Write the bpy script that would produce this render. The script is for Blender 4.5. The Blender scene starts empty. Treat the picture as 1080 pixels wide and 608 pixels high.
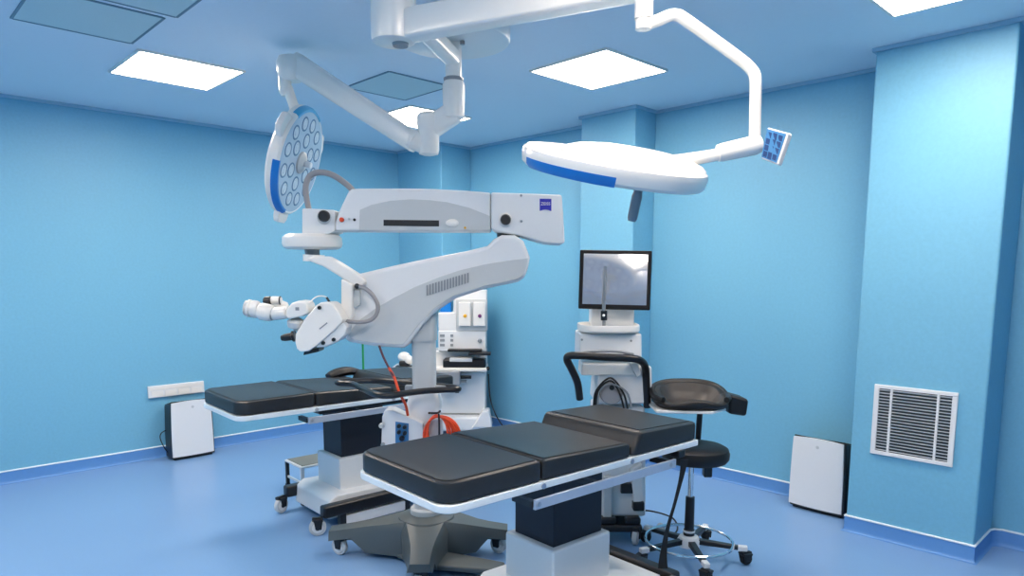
import bpy, bmesh, math, random
from mathutils import Vector as V, Matrix
random.seed(4)
S = bpy.context.scene
COL = S.collection
PI = math.pi
def R(a): return math.radians(a)

# ------------------------------------------------------------------ camera
CAM = V((6.1389, -4.662, 1.5537)); YAW, PIT, ROL = -0.801, -0.126, 0.0016
FPX, PPY = 727.63, 380.05
fw = V((math.sin(YAW)*math.cos(PIT), math.cos(YAW)*math.cos(PIT), math.sin(PIT)))
r0 = V((math.cos(YAW), -math.sin(YAW), 0)); u0 = r0.cross(fw)
rt = r0*math.cos(ROL) + u0*math.sin(ROL); up = -r0*math.sin(ROL) + u0*math.cos(ROL)
cd = bpy.data.cameras.new('camera'); cam = bpy.data.objects.new('camera', cd); COL.objects.link(cam)
m = Matrix((rt, up, -fw)).transposed().to_4x4(); m.translation = CAM
cam.matrix_world = m
cd.sensor_width = 36; cd.lens = FPX/1080*36; cd.shift_y = (PPY-304)/1080; cd.clip_start = .02
S.camera = cam
FH = V((math.sin(YAW), math.cos(YAW), 0)); RH = r0.copy(); UP = V((0, 0, 1))
def ray(px, py): return fw*FPX + rt*(px-540) - up*(py-PPY)
def at(px, py, d):
    """world point seen at pixel, on the upright plane d metres in front of the camera"""
    k = ray(px, py); return CAM + k*(d/k.dot(FH))
def atz(px, py, z):
    k = ray(px, py); return CAM + k*((z-CAM.z)/k.z)

# ------------------------------------------------------------------ materials
def lin(c):
    f = lambda v: v/12.92 if v <= .04045 else ((v+.055)/1.055)**2.4
    return tuple(f(x/255) for x in c) + (1,)
MATS = {}
def mat(name, rgb, rough=.5, metal=0, spec=.5, var=.04, scale=60, bump=0, bscale=None, coat=0, emit=0, aniso=None):
    m = bpy.data.materials.new(name); m.use_nodes = True
    nt = m.node_tree; b = nt.nodes['Principled BSDF']
    b.inputs['Roughness'].default_value = rough; b.inputs['Metallic'].default_value = metal
    b.inputs['Specular IOR Level'].default_value = spec
    b.inputs['Coat Weight'].default_value = coat; b.inputs['Coat Roughness'].default_value = .12
    tc = nt.nodes.new('ShaderNodeTexCoord'); nz = nt.nodes.new('ShaderNodeTexNoise')
    nz.inputs['Scale'].default_value = scale; nz.inputs['Detail'].default_value = 4
    nt.links.new(tc.outputs['Object'], nz.inputs['Vector'])
    mx = nt.nodes.new('ShaderNodeMix'); mx.data_type = 'RGBA'
    c = lin(rgb); mx.inputs[6].default_value = tuple(x*(1-var) for x in c[:3])+(1,)
    mx.inputs[7].default_value = tuple(min(1, x*(1+var)) for x in c[:3])+(1,)
    nt.links.new(nz.outputs['Fac'], mx.inputs[0]); nt.links.new(mx.outputs[2], b.inputs['Base Color'])
    if bump:
        n2 = nz
        if bscale:
            n2 = nt.nodes.new('ShaderNodeTexNoise'); n2.inputs['Scale'].default_value = bscale
            n2.inputs['Detail'].default_value = 3; nt.links.new(tc.outputs['Object'], n2.inputs['Vector'])
        bp = nt.nodes.new('ShaderNodeBump'); bp.inputs['Strength'].default_value = bump; bp.inputs['Distance'].default_value = .002
        nt.links.new(n2.outputs['Fac'], bp.inputs['Height']); nt.links.new(bp.outputs['Normal'], b.inputs['Normal'])
    if emit:
        b.inputs['Emission Color'].default_value = (1, .85, .71, 1); b.inputs['Emission Strength'].default_value = emit
    MATS[name] = m; return m
WALL = mat('blue_wall_vinyl', (115, 180, 211), .5, var=.09, scale=55, bump=.35, bscale=180)
FLOOR = mat('blue_floor_vinyl', (120, 159, 204), .3, var=.05, scale=90, spec=.4, bump=.05, bscale=25)
SKIRT = mat('blue_cove_vinyl', (92, 146, 208), .4, var=.05, scale=70)
CEIL = mat('ceiling_paint', (222, 234, 247), .7, var=.02, scale=40)
TRIMW = mat('white_trim', (228, 238, 244), .4)
TRIMB = mat('pale_blue_trim', (150, 190, 215), .45)
WHITE = mat('white_enamel', (236, 234, 230), .3, coat=.3, var=.015)
WHITE2 = mat('white_plastic', (226, 228, 230), .38, var=.015)
GREY = mat('light_grey_plastic', (196, 200, 202), .4, var=.02)
MGREY = mat('mid_grey_plastic', (140, 146, 152), .45, var=.03)
CABG = mat('grey_hose', (150, 148, 150), .5, var=.04)
BLACK = mat('black_plastic', (22, 23, 28), .35, var=.1)
BEZEL = mat('black_bezel', (9, 9, 12), .5, spec=.3, var=.02)
RUBBER = mat('black_rubber', (18, 18, 20), .6, var=.1)
PAD = mat('charcoal_leatherette', (40, 42, 45), .38, var=.06, scale=120, bump=.25, bscale=260, spec=.45)
LEATH = mat('black_leatherette', (13, 13, 15), .5, var=.08, scale=120, bump=.2, bscale=260)
NAVY = mat('navy_bellows', (14, 18, 32), .5, var=.06)
DGREY = mat('dark_grey_base', (84, 92, 94), .42, var=.03)
STEEL = mat('brushed_steel', (190, 194, 200), .28, 1, var=.04)
CHROME = mat('chrome', (225, 228, 232), .12, 1, var=.02)
ALU = mat('aluminium', (206, 212, 222), .35, .6, var=.03)
BLUE = mat('light_blue_accent', (20, 120, 205), .35, var=.03)
TEAL = mat('teal_accent', (60, 165, 215), .35, var=.03)
LOGO = mat('deep_blue_logo', (22, 28, 168), .4, var=.02)
LENSP = mat('pale_lens_plate', (178, 200, 222), .18, var=.05, scale=20, spec=.6)
LENS = mat('clear_lens', (206, 222, 236), .08, var=.06, scale=40, spec=.8, coat=.5)
LENSD = mat('lens_ring', (112, 140, 172), .25, var=.05)
KEY = mat('blue_keypad', (62, 120, 172), .3, var=.05)
KEYD = mat('dark_keys', (24, 58, 110), .35, var=.05)
ORANGE = mat('orange_cable', (232, 76, 34), .45, var=.05)
GREEN = mat('green_rod', (28, 150, 76), .45, var=.05)
YEL = mat('yellow_dot', (236, 178, 44), .5)
PURP = mat('purple_dot', (118, 54, 118), .5)
SCREEN = mat('glossy_screen_added_glow', (196, 196, 200), .07, 1, var=.01, spec=.8)
sb = SCREEN.node_tree.nodes['Principled BSDF']; sb.inputs['Emission Color'].default_value = (.75, .76, .8, 1); sb.inputs['Emission Strength'].default_value = .10  # faint grey glow added in place of room reflections; the screen is not lit
GRILLE = mat('perforated_grille', (196, 216, 222), .55, var=.12, scale=400)
SEAM = mat('grey_frame', (112, 142, 160), .6)
DARKB = mat('dark_backing', (40, 52, 58), .7)
MATTOP = mat('grey_ribbed_mat', (120, 124, 118), .6, var=.1, scale=150, bump=.3)
LAMP = mat('lit_diffuser', (255, 255, 255), .5, emit=13.5)

# ------------------------------------------------------------------ mesh building
ROOTM = {}
class MB:
    def __init__(s): s.bm = bmesh.new()
    def _add(s, verts, faces):
        vs = [s.bm.verts.new(v) for v in verts]
        for f in faces:
            try: s.bm.faces.new([vs[i] for i in f])
            except ValueError: pass
        return s
    def box(s, c, size, M=None):
        M = M or Matrix(); c = V(c); h = V(size)/2
        vs = [c + M.to_3x3() @ V((x*h.x, y*h.y, z*h.z)) for x in (-1, 1) for y in (-1, 1) for z in (-1, 1)]
        return s._add(vs, [(0, 1, 3, 2), (4, 6, 7, 5), (0, 4, 5, 1), (2, 3, 7, 6), (0, 2, 6, 4), (1, 5, 7, 3)])
    def bx(s, x0, x1, y0, y1, z0, z1):
        return s.box(((x0+x1)/2, (y0+y1)/2, (z0+z1)/2), (abs(x1-x0), abs(y1-y0), abs(z1-z0)))
    def prism(s, pts, ext):
        n = len(pts); ext = V(ext); vs = [V(p) for p in pts] + [V(p)+ext for p in pts]
        return s._add(vs, [tuple(range(n)), tuple(range(2*n-1, n-1, -1))] + [((i+1) % n, i, n+i, n+(i+1) % n) for i in range(n)])
    def rings(s, rings, closed=False, caps=True):
        n = len(rings[0]); vs = [V(p) for r in rings for p in r]; k = len(rings); fs = []
        for i in range(k if closed else k-1):
            a, b = i*n, ((i+1) % k)*n
            fs += [(a+j, a+(j+1) % n, b+(j+1) % n, b+j) for j in range(n)]
        if caps and not closed: fs += [tuple(range(n-1, -1, -1)), tuple(range((k-1)*n, k*n))]
        return s._add(vs, fs)
    def lathe(s, prof, o=(0, 0, 0), axis=(0, 0, 1), n=32, hole=False):
        o = V(o); q = V((0, 0, 1)).rotation_difference(V(axis).normalized())
        rr = [[o + q @ V((max(r, 1e-4)*math.cos(2*PI*j/n), max(r, 1e-4)*math.sin(2*PI*j/n), z)) for j in range(n)] for r, z in prof]
        return s.rings(rr, hole)
    def cyl(s, a, b, ra, rb=None, n=24):
        a, b = V(a), V(b); L = (b-a).length
        return s.lathe([(ra, 0), (rb if rb is not None else ra, L)], a, b-a, n)
    def tube(s, pts, r, n=12, closed=False, smooth=6, flat=1.0):
        pts = [V(p) for p in pts]
        if smooth and len(pts) > 2: pts = catmull(pts, smooth, closed)
        k = len(pts); rr = []; nrm = None
        for i, p in enumerate(pts):
            if closed: t = pts[(i+1) % k]-pts[i-1]
            else: t = pts[min(i+1, k-1)]-pts[max(i-1, 0)]
            t.normalize()
            if nrm is None:
                nrm = t.cross(V((0, 0, 1)))
                if nrm.length < .1: nrm = t.cross(V((1, 0, 0)))
            nrm = (nrm - t*nrm.dot(t)).normalized(); b = t.cross(nrm)
            ri = r(i/(k-1)) if callable(r) else r
            rr.append([p + nrm*ri*math.cos(2*PI*j/n) + b*ri*flat*math.sin(2*PI*j/n) for j in range(n)])
        return s.rings(rr, closed)
    def ball(s, c, r, sc=(1, 1, 1), n=16, M=None):
        c = V(c); rr = []; Mx = (M or Matrix()).to_3x3()
        for i in range(n//2+1):
            a = -PI/2 + PI*i/(n//2)
            rr.append([c + Mx @ V((max(math.cos(a), 1e-3)*r*sc[0]*math.cos(2*PI*j/n), max(math.cos(a), 1e-3)*r*sc[1]*math.sin(2*PI*j/n), r*sc[2]*math.sin(a))) for j in range(n)])
        return s.rings(rr)
    def xf(s, M):
        for v in s.bm.verts: v.co = M @ v.co
        return s
    def build(s, name, material, parent=None, bevel=0, seg=3, world=False, ang=35, sub=0):
        if world and parent is not None:
            root = parent
            while root.parent: root = root.parent
            s.xf(ROOTM[root.name].inverted())
        bmesh.ops.recalc_face_normals(s.bm, faces=s.bm.faces)
        for f in s.bm.faces: f.smooth = True
        if not bevel:
            for e in s.bm.edges:
                if len(e.link_faces) == 2 and e.calc_face_angle(0) > R(ang): e.smooth = False
        me = bpy.data.meshes.new(name); s.bm.to_mesh(me); s.bm.free()
        me.materials.append(material)
        o = bpy.data.objects.new(name, me); COL.objects.link(o)
        if parent: o.parent = parent
        if bevel:
            b = o.modifiers.new('bevel', 'BEVEL'); b.width = bevel; b.segments = seg; b.limit_method = 'ANGLE'; b.angle_limit = R(ang)
        if sub:
            u = o.modifiers.new('sub', 'SUBSURF'); u.levels = sub; u.render_levels = sub
        if bevel: o.modifiers.new('wn', 'WEIGHTED_NORMAL')
        return o
def catmull(p, k, closed=False):
    out = []; n = len(p)
    for i in range(n if closed else n-1):
        if closed: a, b, c, d = p[i-1], p[i], p[(i+1) % n], p[(i+2) % n]
        else: a, b, c, d = p[max(i-1, 0)], p[i], p[i+1], p[min(i+2, n-1)]
        for j in range(k):
            t = j/k
            out.append(.5*((2*b)+(c-a)*t+(2*a-5*b+4*c-d)*t*t+(3*b-3*c+d-a)*t**3))
    if not closed: out.append(p[-1])
    return out
def rrect(x0, x1, y0, y1, r, n=6, z=0):
    out = []
    for cx, cy, a0 in ((x1-r, y1-r, 0), (x0+r, y1-r, 90), (x0+r, y0+r, 180), (x1-r, y0+r, 270)):
        for i in range(n+1):
            a = R(a0+90*i/n); out.append(V((cx+r*math.cos(a), cy+r*math.sin(a), z)))
    return out
def thing(name, label, cat, loc=(0, 0, 0), rz=0, group=None):
    o = bpy.data.objects.new(name, None); COL.objects.link(o)
    o.location = loc; o.rotation_euler = (0, 0, rz); o.empty_display_size = .1
    ROOTM[o.name] = Matrix.Translation(V(loc)) @ Matrix.Rotation(rz, 4, 'Z')
    tag(o, label, cat, group); return o
def tag(o, label, cat, group=None):
    o['label'] = label; o['category'] = cat
    if group: o['group'] = group
    return o
def struct(o): o['kind'] = 'structure'; return o
def copy_tree(o, parent=None, skip=()):
    c = o.copy(); COL.objects.link(c)
    if parent: c.parent = parent
    for ch in list(o.children):
        if ch.name.split('.')[0] not in skip: copy_tree(ch, c, skip)
    return c

# ------------------------------------------------------------------ the room
H = 2.8; BB = .0955; X1 = 8.6; Y1 = -6.7
C1X, C1Y = .728, -.3775
P2A, P2B, P2Y = 2.403, 2.934, -.2705
P3A, P3B, P3Y = 4.653, 5.315, -.3955
struct(MB().bx(-.2, X1+.2, Y1-.2, .2, -.12, 0).build('floor', FLOOR))
struct(MB().bx(-.2, X1+.2, Y1-.2, .2, H, H+.12).build('ceiling', CEIL))
struct(MB().bx(-.15, 0, Y1, .15, 0, H).build('wall_left', WALL))
struct(MB().bx(0, X1, 0, .15, 0, H).build('wall_back', WALL))
struct(MB().bx(X1, X1+.15, Y1, .15, 0, H).build('wall_right', WALL))
struct(MB().bx(-.15, X1+.15, Y1-.15, Y1, 0, H).build('wall_front', WALL))
struct(MB().bx(0, C1X, C1Y, 0, 0, H).build('wall_corner_pier', WALL, bevel=.012))
struct(MB().bx(P2A, P2B, P2Y, 0, 0, H).build('wall_middle_pier', WALL, bevel=.012))
struct(MB().bx(P3A, P3B, P3Y, 0, 0, H).build('wall_near_pier', WALL, bevel=.012))
# skirting: coved vinyl strip swept round the walls, white cap on top
def sweep(path, prof):
    """sweep a (offset from wall, z) profile along a plan path whose room side is to the right of travel"""
    rr = []
    for i, p in enumerate(path):
        p = V((p[0], p[1], 0))
        d1 = (p-V((*path[i-1], 0))).normalized() if i else None
        d2 = (V((*path[i+1], 0))-p).normalized() if i < len(path)-1 else None
        d1 = d1 or d2; d2 = d2 or d1
        n1 = V((d1.y, -d1.x, 0)); n2 = V((d2.y, -d2.x, 0)); b = (n1+n2); b = b/(b.dot(n1)) if b.length > .1 else n1
        rr.append([p + b*o + V((0, 0, z)) for o, z in prof])
    return MB().rings(rr)
cove = [(0, .001), (.022, .001), (.016, .003), (.010, .010), (.007, .026), (.006, BB-.004), (0, BB-.004)]
cap = [(0, BB-.004), (.009, BB-.004), (.010, BB+.002), (.007, BB+.006), (0, BB+.006)]
ctrim = [(0, H-.022), (.014, H-.022), (.016, H-.016), (.016, H-.001), (0, H-.001)]
def fil(pts):   # small fillets on inside corners of the strip
    return pts
left = [(0, Y1+.02), (0, C1Y)]
back = [(0, C1Y), (C1X, C1Y), (C1X, 0), (P2A, 0), (P2A, P2Y), (P2B, P2Y), (P2B, 0), (P3A, 0), (P3A, P3Y), (P3B, P3Y), (P3B, -.05), (P3B+.015, -.02), (P3B+.05, 0), (X1, 0)]
rgt = [(X1, 0), (X1, Y1)]
full = left + back[1:] + rgt[1:]
for pth, nm in ((left, 'left'), (back, 'back'), (rgt, 'right')):
    struct(sweep(pth, cove).build('baseboard_'+nm, SKIRT))
struct(sweep(left, cap).build('trim_1', TRIMW)); struct(sweep(back, cap).build('trim_2', TRIMW))
struct(sweep(left, ctrim).build('trim_3', TRIMB)); struct(sweep(back, ctrim).build('trim_4', TRIMB))

# ------------------------------------------------------------------ ceiling lights and grilles
def ceiling_light():
    t = thing('ceiling_light', '', 'ceiling light', (0, 0, H), 0, 'square ceiling panel lights')
    f = MB()
    for s in (-1, 1):
        f.bx(-.3, .3, s*.3-.008, s*.3+.008, -.012, -.0005); f.bx(s*.3-.008, s*.3+.008, -.292, .292, -.012, -.0005)
    f.build('frame', WHITE, t)
    MB().bx(-.292, .292, -.292, .292, -.008, -.0005).build('diffuser', LAMP, t)
    return t
proto = ceiling_light()
LX, LY = (1.46, 3.31, 5.19, 7.05), (-4.9, -3.04, -1.18)
LBL = {(1.46, -3.04): 'lit square ceiling panel nearest the left blue wall, beside the dark air grille',
       (1.46, -1.18): 'lit square ceiling panel partly hidden behind the angled lamp arm above the corner pier',
       (3.31, -1.18): 'lit square ceiling panel in full view between the two surgical lamps',
       (5.19, -1.18): 'lit square ceiling panel cut off by the top edge above the near pier'}
first = True
for x in LX:
    for y in LY:
        if (x, y) in ((3.31, -3.04), (7.05, -1.18), (7.05, -3.04)): continue
        o = proto if first else copy_tree(proto); first = False
        o.location = (x, y, H)
        o['label'] = LBL.get((x, y), 'lit square ceiling panel in the part of the ceiling outside the photo')
def ceil_grille(x0, x1, y0, y1, label):
    t = thing('ceiling_grille', label, 'air grille', ((x0+x1)/2, (y0+y1)/2, H), 0, 'ceiling air grilles')
    w, h = (x1-x0)/2, (y1-y0)/2; f = MB()
    for s in (-1, 1):
        f.bx(-w, w, s*h-.006, s*h+.006, -.006, -.0005); f.bx(s*w-.006, s*w+.006, -h+.006, h-.006, -.006, -.0005)
    f.build('frame', SEAM, t)
    MB().bx(-w+.006, w-.006, -h+.006, h-.006, -.004, -.0005).build('grille_plate', GRILLE, t)
ceil_grille(1.84, 2.37, -3.94, -3.4, 'grey square ceiling air grille nearest the left wall, beside the lit panel')
ceil_grille(2.425, 2.97, -3.94, -3.36, 'grey square ceiling air grille cut off by the top edge of the photo')
ceil_grille(1.86, 2.38, -2.09, -1.6, 'grey square ceiling air grille behind the lamp arms near the white mount')

# wall return-air grille on the near pier
t = thing('wall_grille', 'white louvred return air grille low on the near blue pier', 'air grille', (4.977, P3Y, .712))
f = MB()
W2, H2 = .21, .205
for s in (-1, 1):
    f.bx(-W2, W2, -.014, -.0005, s*H2-.022 if s > 0 else -H2, s*H2 if s > 0 else -H2+.022)
    f.bx(s*W2-.027 if s > 0 else -W2, s*W2 if s > 0 else -W2+.027, -.014, -.0005, -H2+.022, H2-.022)
f.build('frame', WHITE2, t, bevel=.003)
MB().bx(-W2+.02, W2-.02, -.004, -.0008, -H2+.016, H2-.016).build('backing', DARKB, t)
for s in (-.118, .118): MB().bx(s-.006, s+.006, -.013, -.003, -H2+.016, H2-.016).build('bar', WHITE2, t)
n = 21
for i in range(n):
    z = -H2+.030+(2*H2-.060)*i/(n-1)
    MB().box((0, -.0085, z), (2*W2-.052, .0012, .0105), Matrix.Rotation(R(52), 3, 'X')).build('slat', WHITE2, t)

# white socket strip on the left wall
t = thing('wall_panel', 'long white socket strip fixed on the left blue wall above the purifier', 'socket strip', (0, -2.686, .566))
MB().bx(.0005, .022, -.225, .225, -.05, .05).build('housing', WHITE2, t, bevel=.004)
MB().bx(.0222, .0245, -.215, .215, .012, .04).build('cover_strip', WHITE, t, bevel=.001)
for i in range(4): MB().bx(.0222, .0245, -.2+i*.105, -.11+i*.105, -.042, .006).build('socket_plate', WHITE, t, bevel=.001)

# ------------------------------------------------------------------ air purifiers (front faces -y locally)
def purifier(label, loc, rz, w):
    t = thing('air_purifier', label, 'air purifier', loc, rz, 'white-fronted air purifiers')
    pts = []
    for i in range(9):
        a = i/8; x = -w/2+w*a; pts.append((x, -.012*(1-(2*a-1)**2)-.0))
    def lv(z0, z1, k): return [V((x*k, y-.16, z1)) for x, y in pts] + [V((w/2*k, 0, z0)), V((-w/2*k, 0, z0))]
    MB().rings([lv(.012, .012, 1), lv(.20, .20, 1), lv(.445, .485, .955)]).build('body', BLACK, t, bevel=.008)
    MB().rings([lv(.446, .486, .945), lv(.452, .496, .93)]).build('top_cap', BLACK, t, bevel=.003)
    # front panel: gently bowed plate, narrower at the top, arched top edge
    p = MB(); k = 12; fr = []; bk = []
    for row in range(9):
        v = row/8
        for i in range(k+1):
            a = i/k; ww = w/2*(.965-.06*v*v); x = -ww+2*ww*a-.006
            z = .03+(.452+.012*(1-(2*a-1)**2))*v
            y = -.172-.014*(1-(2*a-1)**2)
            fr.append(V((x, y, z))); bk.append(V((x, y+.012, z)))
    N = len(fr); fs = []
    for row in range(8):
        for i in range(k):
            a = row*(k+1)+i; fs += [(a, a+1, a+k+2, a+k+1), (N+a+1, N+a, N+a+k+1, N+a+k+2)]
    bd = [i for i in range(k+1)]+[r*(k+1)+k for r in range(1, 9)]+[8*(k+1)+i for i in range(k-1, -1, -1)]+[r*(k+1) for r in range(7, 0, -1)]
    for i, a in enumerate(bd):
        b = bd[(i+1) % len(bd)]; fs.append((b, a, N+a, N+b))
    p._add(fr+bk, fs); p.build('front_panel', WHITE2, t)
    MB().lathe([(.011, 0), (.011, .002), (.007, .0026)], (0, -.1858, .44), (0, -1, 0), 20).build('emblem', GREY, t)
    MB().bx(-w/2+.02, w/2-.02, -.15, -.01, .0005, .0135).build('foot', RUBBER, t)
    return t
purifier('air purifier standing against the back wall beside the louvred pier', (4.40, -.045, 0), R(-1.5), .355)
pl_ = purifier('air purifier standing against the left wall under the white socket strip', (.035, -2.635, 0), R(90), .345)
MB().tube([(-.17, -.05, .05), (-.2, -.06, .1), (-.225, -.05, .18), (-.21, -.03, .22), (-.17, -.03, .24)], .004).build('power_cord', RUBBER, pl_)

# ------------------------------------------------------------------ operating tables
def caster(parent, x, y, r=.05, yaw=0, body=BLACK, z0=0):
    Mz = Matrix.Translation((x, y, z0)) @ Matrix.Rotation(yaw, 4, 'Z')
    f = MB(); f.bx(-.012, .012, -.03, .03, r*1.55, r*2.25)
    for s in (-1, 1): f.prism([V((s*.024-.004, -.022, r*1.9)), V((s*.024-.004, .03, r*1.9)), V((s*.024-.004, .022, r*.8)), V((s*.024-.004, -.012, r*.8))], (.008, 0, 0))
    f.bx(-.028, .028, -.024, .032, r*1.75, r*2.1)
    c = f.xf(Mz).build('caster', body, parent, bevel=.004)
    w = MB().lathe([(r*.5, -.0145), (r*.9, -.0145), (r, -.010), (r, .010), (r*.9, .0145), (r*.5, .0145)], (0, 0, r+.0005), (1, 0, 0), 28).xf(Mz).build('wheel', GREY, c)
    MB().lathe([(r*.3, -.019), (r*.42, -.016), (r*.42, .016), (r*.3, .019)], (0, 0, r+.0005), (1, 0, 0), 20).xf(Mz).build('hub', BLACK, c)
    MB().lathe([(r*.0, -.0165), (r*.36, -.0195), (r*.62, -.0185), (r*.66, -.0145), (r*.66, .0145), (r*.62, .0185), (r*.36, .0195), (0, .0165)], (0, 0, r+.0005), (1, 0, 0), 20).xf(Mz).build('wheel_cap', WHITE2, c)
    return c
TZ = .755      # underside of the top frame
def pad(parent, name, y0, y1, h0, h1, w, rf, rb, slope_near=0, base=TZ+.032):
    """padded section from y0 to y1; h0/h1 its thickness at each end; rf/rb plan corner radii"""
    k = 10
    def outline(ins, zf):
        out = []
        for cx, cy, a0, r in ((w/2, y1, 0, rb), (-w/2, y1, 90, rb), (-w/2, y0, 180, rf), (w/2, y0, 270, rf)):
            sx = 1 if cx > 0 else -1; sy = 1 if cy == y1 else -1
            for i in range(k+1):
                a = R(a0+90*i/k)
                px, py = cx-sx*r+(r-ins)*math.cos(a), cy-sy*r+(r-ins)*math.sin(a)
                if slope_near and cy == y0: py += slope_near*zf
                h = h0+(h1-h0)*(py-y0)/(y1-y0)
                out.append(V((px, py, base+h*zf)))
        return out
    rr = [outline(.008, 0), outline(.001, .05), outline(0, .15), outline(0, .80), outline(.003, .92), outline(.012, .985), outline(.03, 1.0), outline(min(rf, rb)*.95, 1.03)]
    return MB().rings(rr).build(name, PAD, parent)
def make_table():
    t = thing('operating_table', '', 'operating table', (0, 0, 0), 0, 'black padded operating tables')
    w = .60; y0, y1 = -.85, .60
    fo = [V((w/2, -.3985, TZ)), V((-w/2, -.3985, TZ))] + rrect(-w/2, w/2, y0, -.40, .06, z=TZ)[14:]
    MB().prism(fo, (0, 0, .028)).build('leg_frame', TRIMW, t, bevel=.004)
    MB().bx(-w/2, w/2, -.3975, .1165, TZ, TZ+.028).build('seat_frame', TRIMW, t, bevel=.004)
    MB().bx(-w/2, w/2, .1175, y1, TZ, TZ+.028).build('head_frame', TRIMW, t, bevel=.004)
    for y in (-.398, .117):
        for s in (-1, 1): MB().cyl((s*(w/2-.006), y, TZ+.012), (s*(w/2+.004), y, TZ+.012), .011).build('hinge', STEEL, t)
    pad(t, 'leg_pad', y0+.004, -.402, .075, .078, w-.006, .075, .018)
    pad(t, 'seat_pad', -.396, .112, .078, .058, w-.006, .018, .018)
    pad(t, 'head_pad', .125, y1-.003, .098, .082, w-.006, .03, .03, slope_near=.045)
    for s in (-1, 1):
        r_ = MB().bx(s*(w/2+.016)-.006, s*(w/2+.016)+.006, -.46, .40, TZ-.062, TZ-.024).build('accessory_rail', ALU, t, bevel=.002)
        for y in (-.455, -.1, .38): MB().bx(s*(w/2-.10), s*(w/2+.010), y-.012, y+.012, TZ-.055, TZ-.03).build('rail_bracket', BLACK, r_)
        for y in (-.44, .36): MB().cyl((s*(w/2+.022), y, TZ-.043), (s*(w/2+.025), y, TZ-.043), .009).build('rail_bolt', STEEL, r_)
    MB().bx(-.15, .13, -.30, .34, TZ-.06, TZ-.002).build('slide_carriage', BLACK, t, bevel=.01)
    MB().bx(-.14, .105, -.150, .155, .39, TZ-.05).build('column', NAVY, t, bevel=.004)
    # lower column cover and base
    MB().bx(-.172, .137, -.182, .182, .16, .40).build('column_cover', WHITE2, t, bevel=.012)
    sl = [V((-.25, -.31, .06)), V((-.25, -.30, .17)), V((-.25, -.25, .205)), V((-.25, .18, .195)), V((-.25, .46, .135)), V((-.25, .46, .06))]
    MB().prism(sl, (.47, 0, 0)).build('base_housing', WHITE2, t, bevel=.012)
    for s in (-1, 1):
        MB().bx(s*.262-.034, s*.262+.034, -.37, .34, .098, .172).build('base_rail', BLACK, t, bevel=.014)
        MB().bx(s*.262-.022, s*.262+.022, -.22, .20, .022, .085).build('stabiliser', WHITE2, t, bevel=.006)
        for y in (-.24, .22): MB().bx(s*.262-.02, s*.262+.02, y-.02, y+.02, .012, .11).build('stabiliser_foot', BLACK, t, bevel=.004)
    MB().bx(-.25, .27, .47, .54, .055, .15).build('base_rail', BLACK, t, bevel=.014)
    for x, y, a in ((-.262, -.40, 20), (.262, -.40, -25), (-.23, .50, 8), (.23, .50, 15)): caster(t, x, y, .05, R(a))
    return t
tA = make_table()
tA.location = (4.158, -2.436, 0); tA.rotation_euler = (0, 0, R(-2.9))
tA['label'] = 'black padded operating table in front, with a hanging strap at its head end'
tB = copy_tree(tA)
tB.location = (2.262, -2.335, 0); tB.rotation_euler = (0, 0, R(-2.6))
tB['label'] = 'black padded operating table at the back, behind the microscope column'
for o in (tA, tB): ROOTM[o.name] = Matrix.Translation(o.location) @ Matrix.Rotation(o.rotation_euler.z, 4, 'Z')
st = catmull([at(722, 485, 3.07), at(719, 502, 3.07), at(712, 530, 3.06), at(704, 558, 3.05), at(700, 582, 3.04), at(699, 600, 3.03)], 5)
MB().rings([[p+RH*a*(.022-.015*math.sin(PI*min(1, .08+i/(len(st)-1)*.95)))+FH*b*.0025 for a, b in ((-1, -1), (1, -1), (1, 1), (-1, 1))] for i, p in enumerate(st)]).build('strap', RUBBER, tA, world=True)
MB().tube([(-.30, -.02, .855), (-.31, .05, .872), (-.31, .14, .876), (-.30, .22, .860)], lambda u: .035+.022*math.sin(PI*u), 14, flat=.55).build('arm_cushion', LEATH, tB)
MB().bx(.262, .31, .435, .485, TZ-.03, TZ+.002).build('strap_clamp', BLACK, tA, bevel=.004)

# ------------------------------------------------------------------ step stool and floor things
t = thing('step_stool', 'low metal step stool with ribbed grey top beside the rear operating table', 'step stool', (1.615, -2.25, 0), R(-2))
MB().bx(-.135, .135, -.20, .20, .185, .20).build('frame', WHITE2, t, bevel=.004)
MB().bx(-.12, .12, -.185, .185, .2005, .206).build('ribbed_mat', MATTOP, t, bevel=.002)
for x in (-.122, .122):
    for y in (-.187, .187):
        l = MB().bx(x-.011, x+.011, y-.011, y+.011, .012, .186).build('leg', WHITE2 if x > 0 else BLACK, t)
        MB().bx(x-.014, x+.014, y-.014, y+.014, .0005, .02).build('rubber_foot', RUBBER, l)
for y in (-.187, .187): MB().bx(-.112, .112, y-.006, y+.006, .07, .085).build('stretcher', WHITE2, t)

t = thing('foot_pedal', 'dark grey foot pedal unit on the floor beside the front table base', 'foot pedal', (4.64, -2.215, 0), R(-2))
MB().prism([V((-.16, -.17, .001)), V((-.16, .17, .001)), V((-.16, .17, .188)), V((-.16, .08, .182)), V((-.16, -.05, .12)), V((-.16, -.17, .05))], (.32, 0, 0)).build('pedal_housing', DGREY, t, bevel=.012)
MB().prism([V((-.12, -.16, .062)), V((-.12, -.06, .122)), V((-.12, -.066, .132)), V((-.12, -.166, .072))], (.10, 0, 0)).build('tread', BLACK, t, bevel=.003)
MB().prism([V((.02, -.16, .062)), V((.02, -.06, .122)), V((.02, -.066, .132)), V((.02, -.166, .072))], (.10, 0, 0)).build('tread', BLACK, t, bevel=.003)

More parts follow.
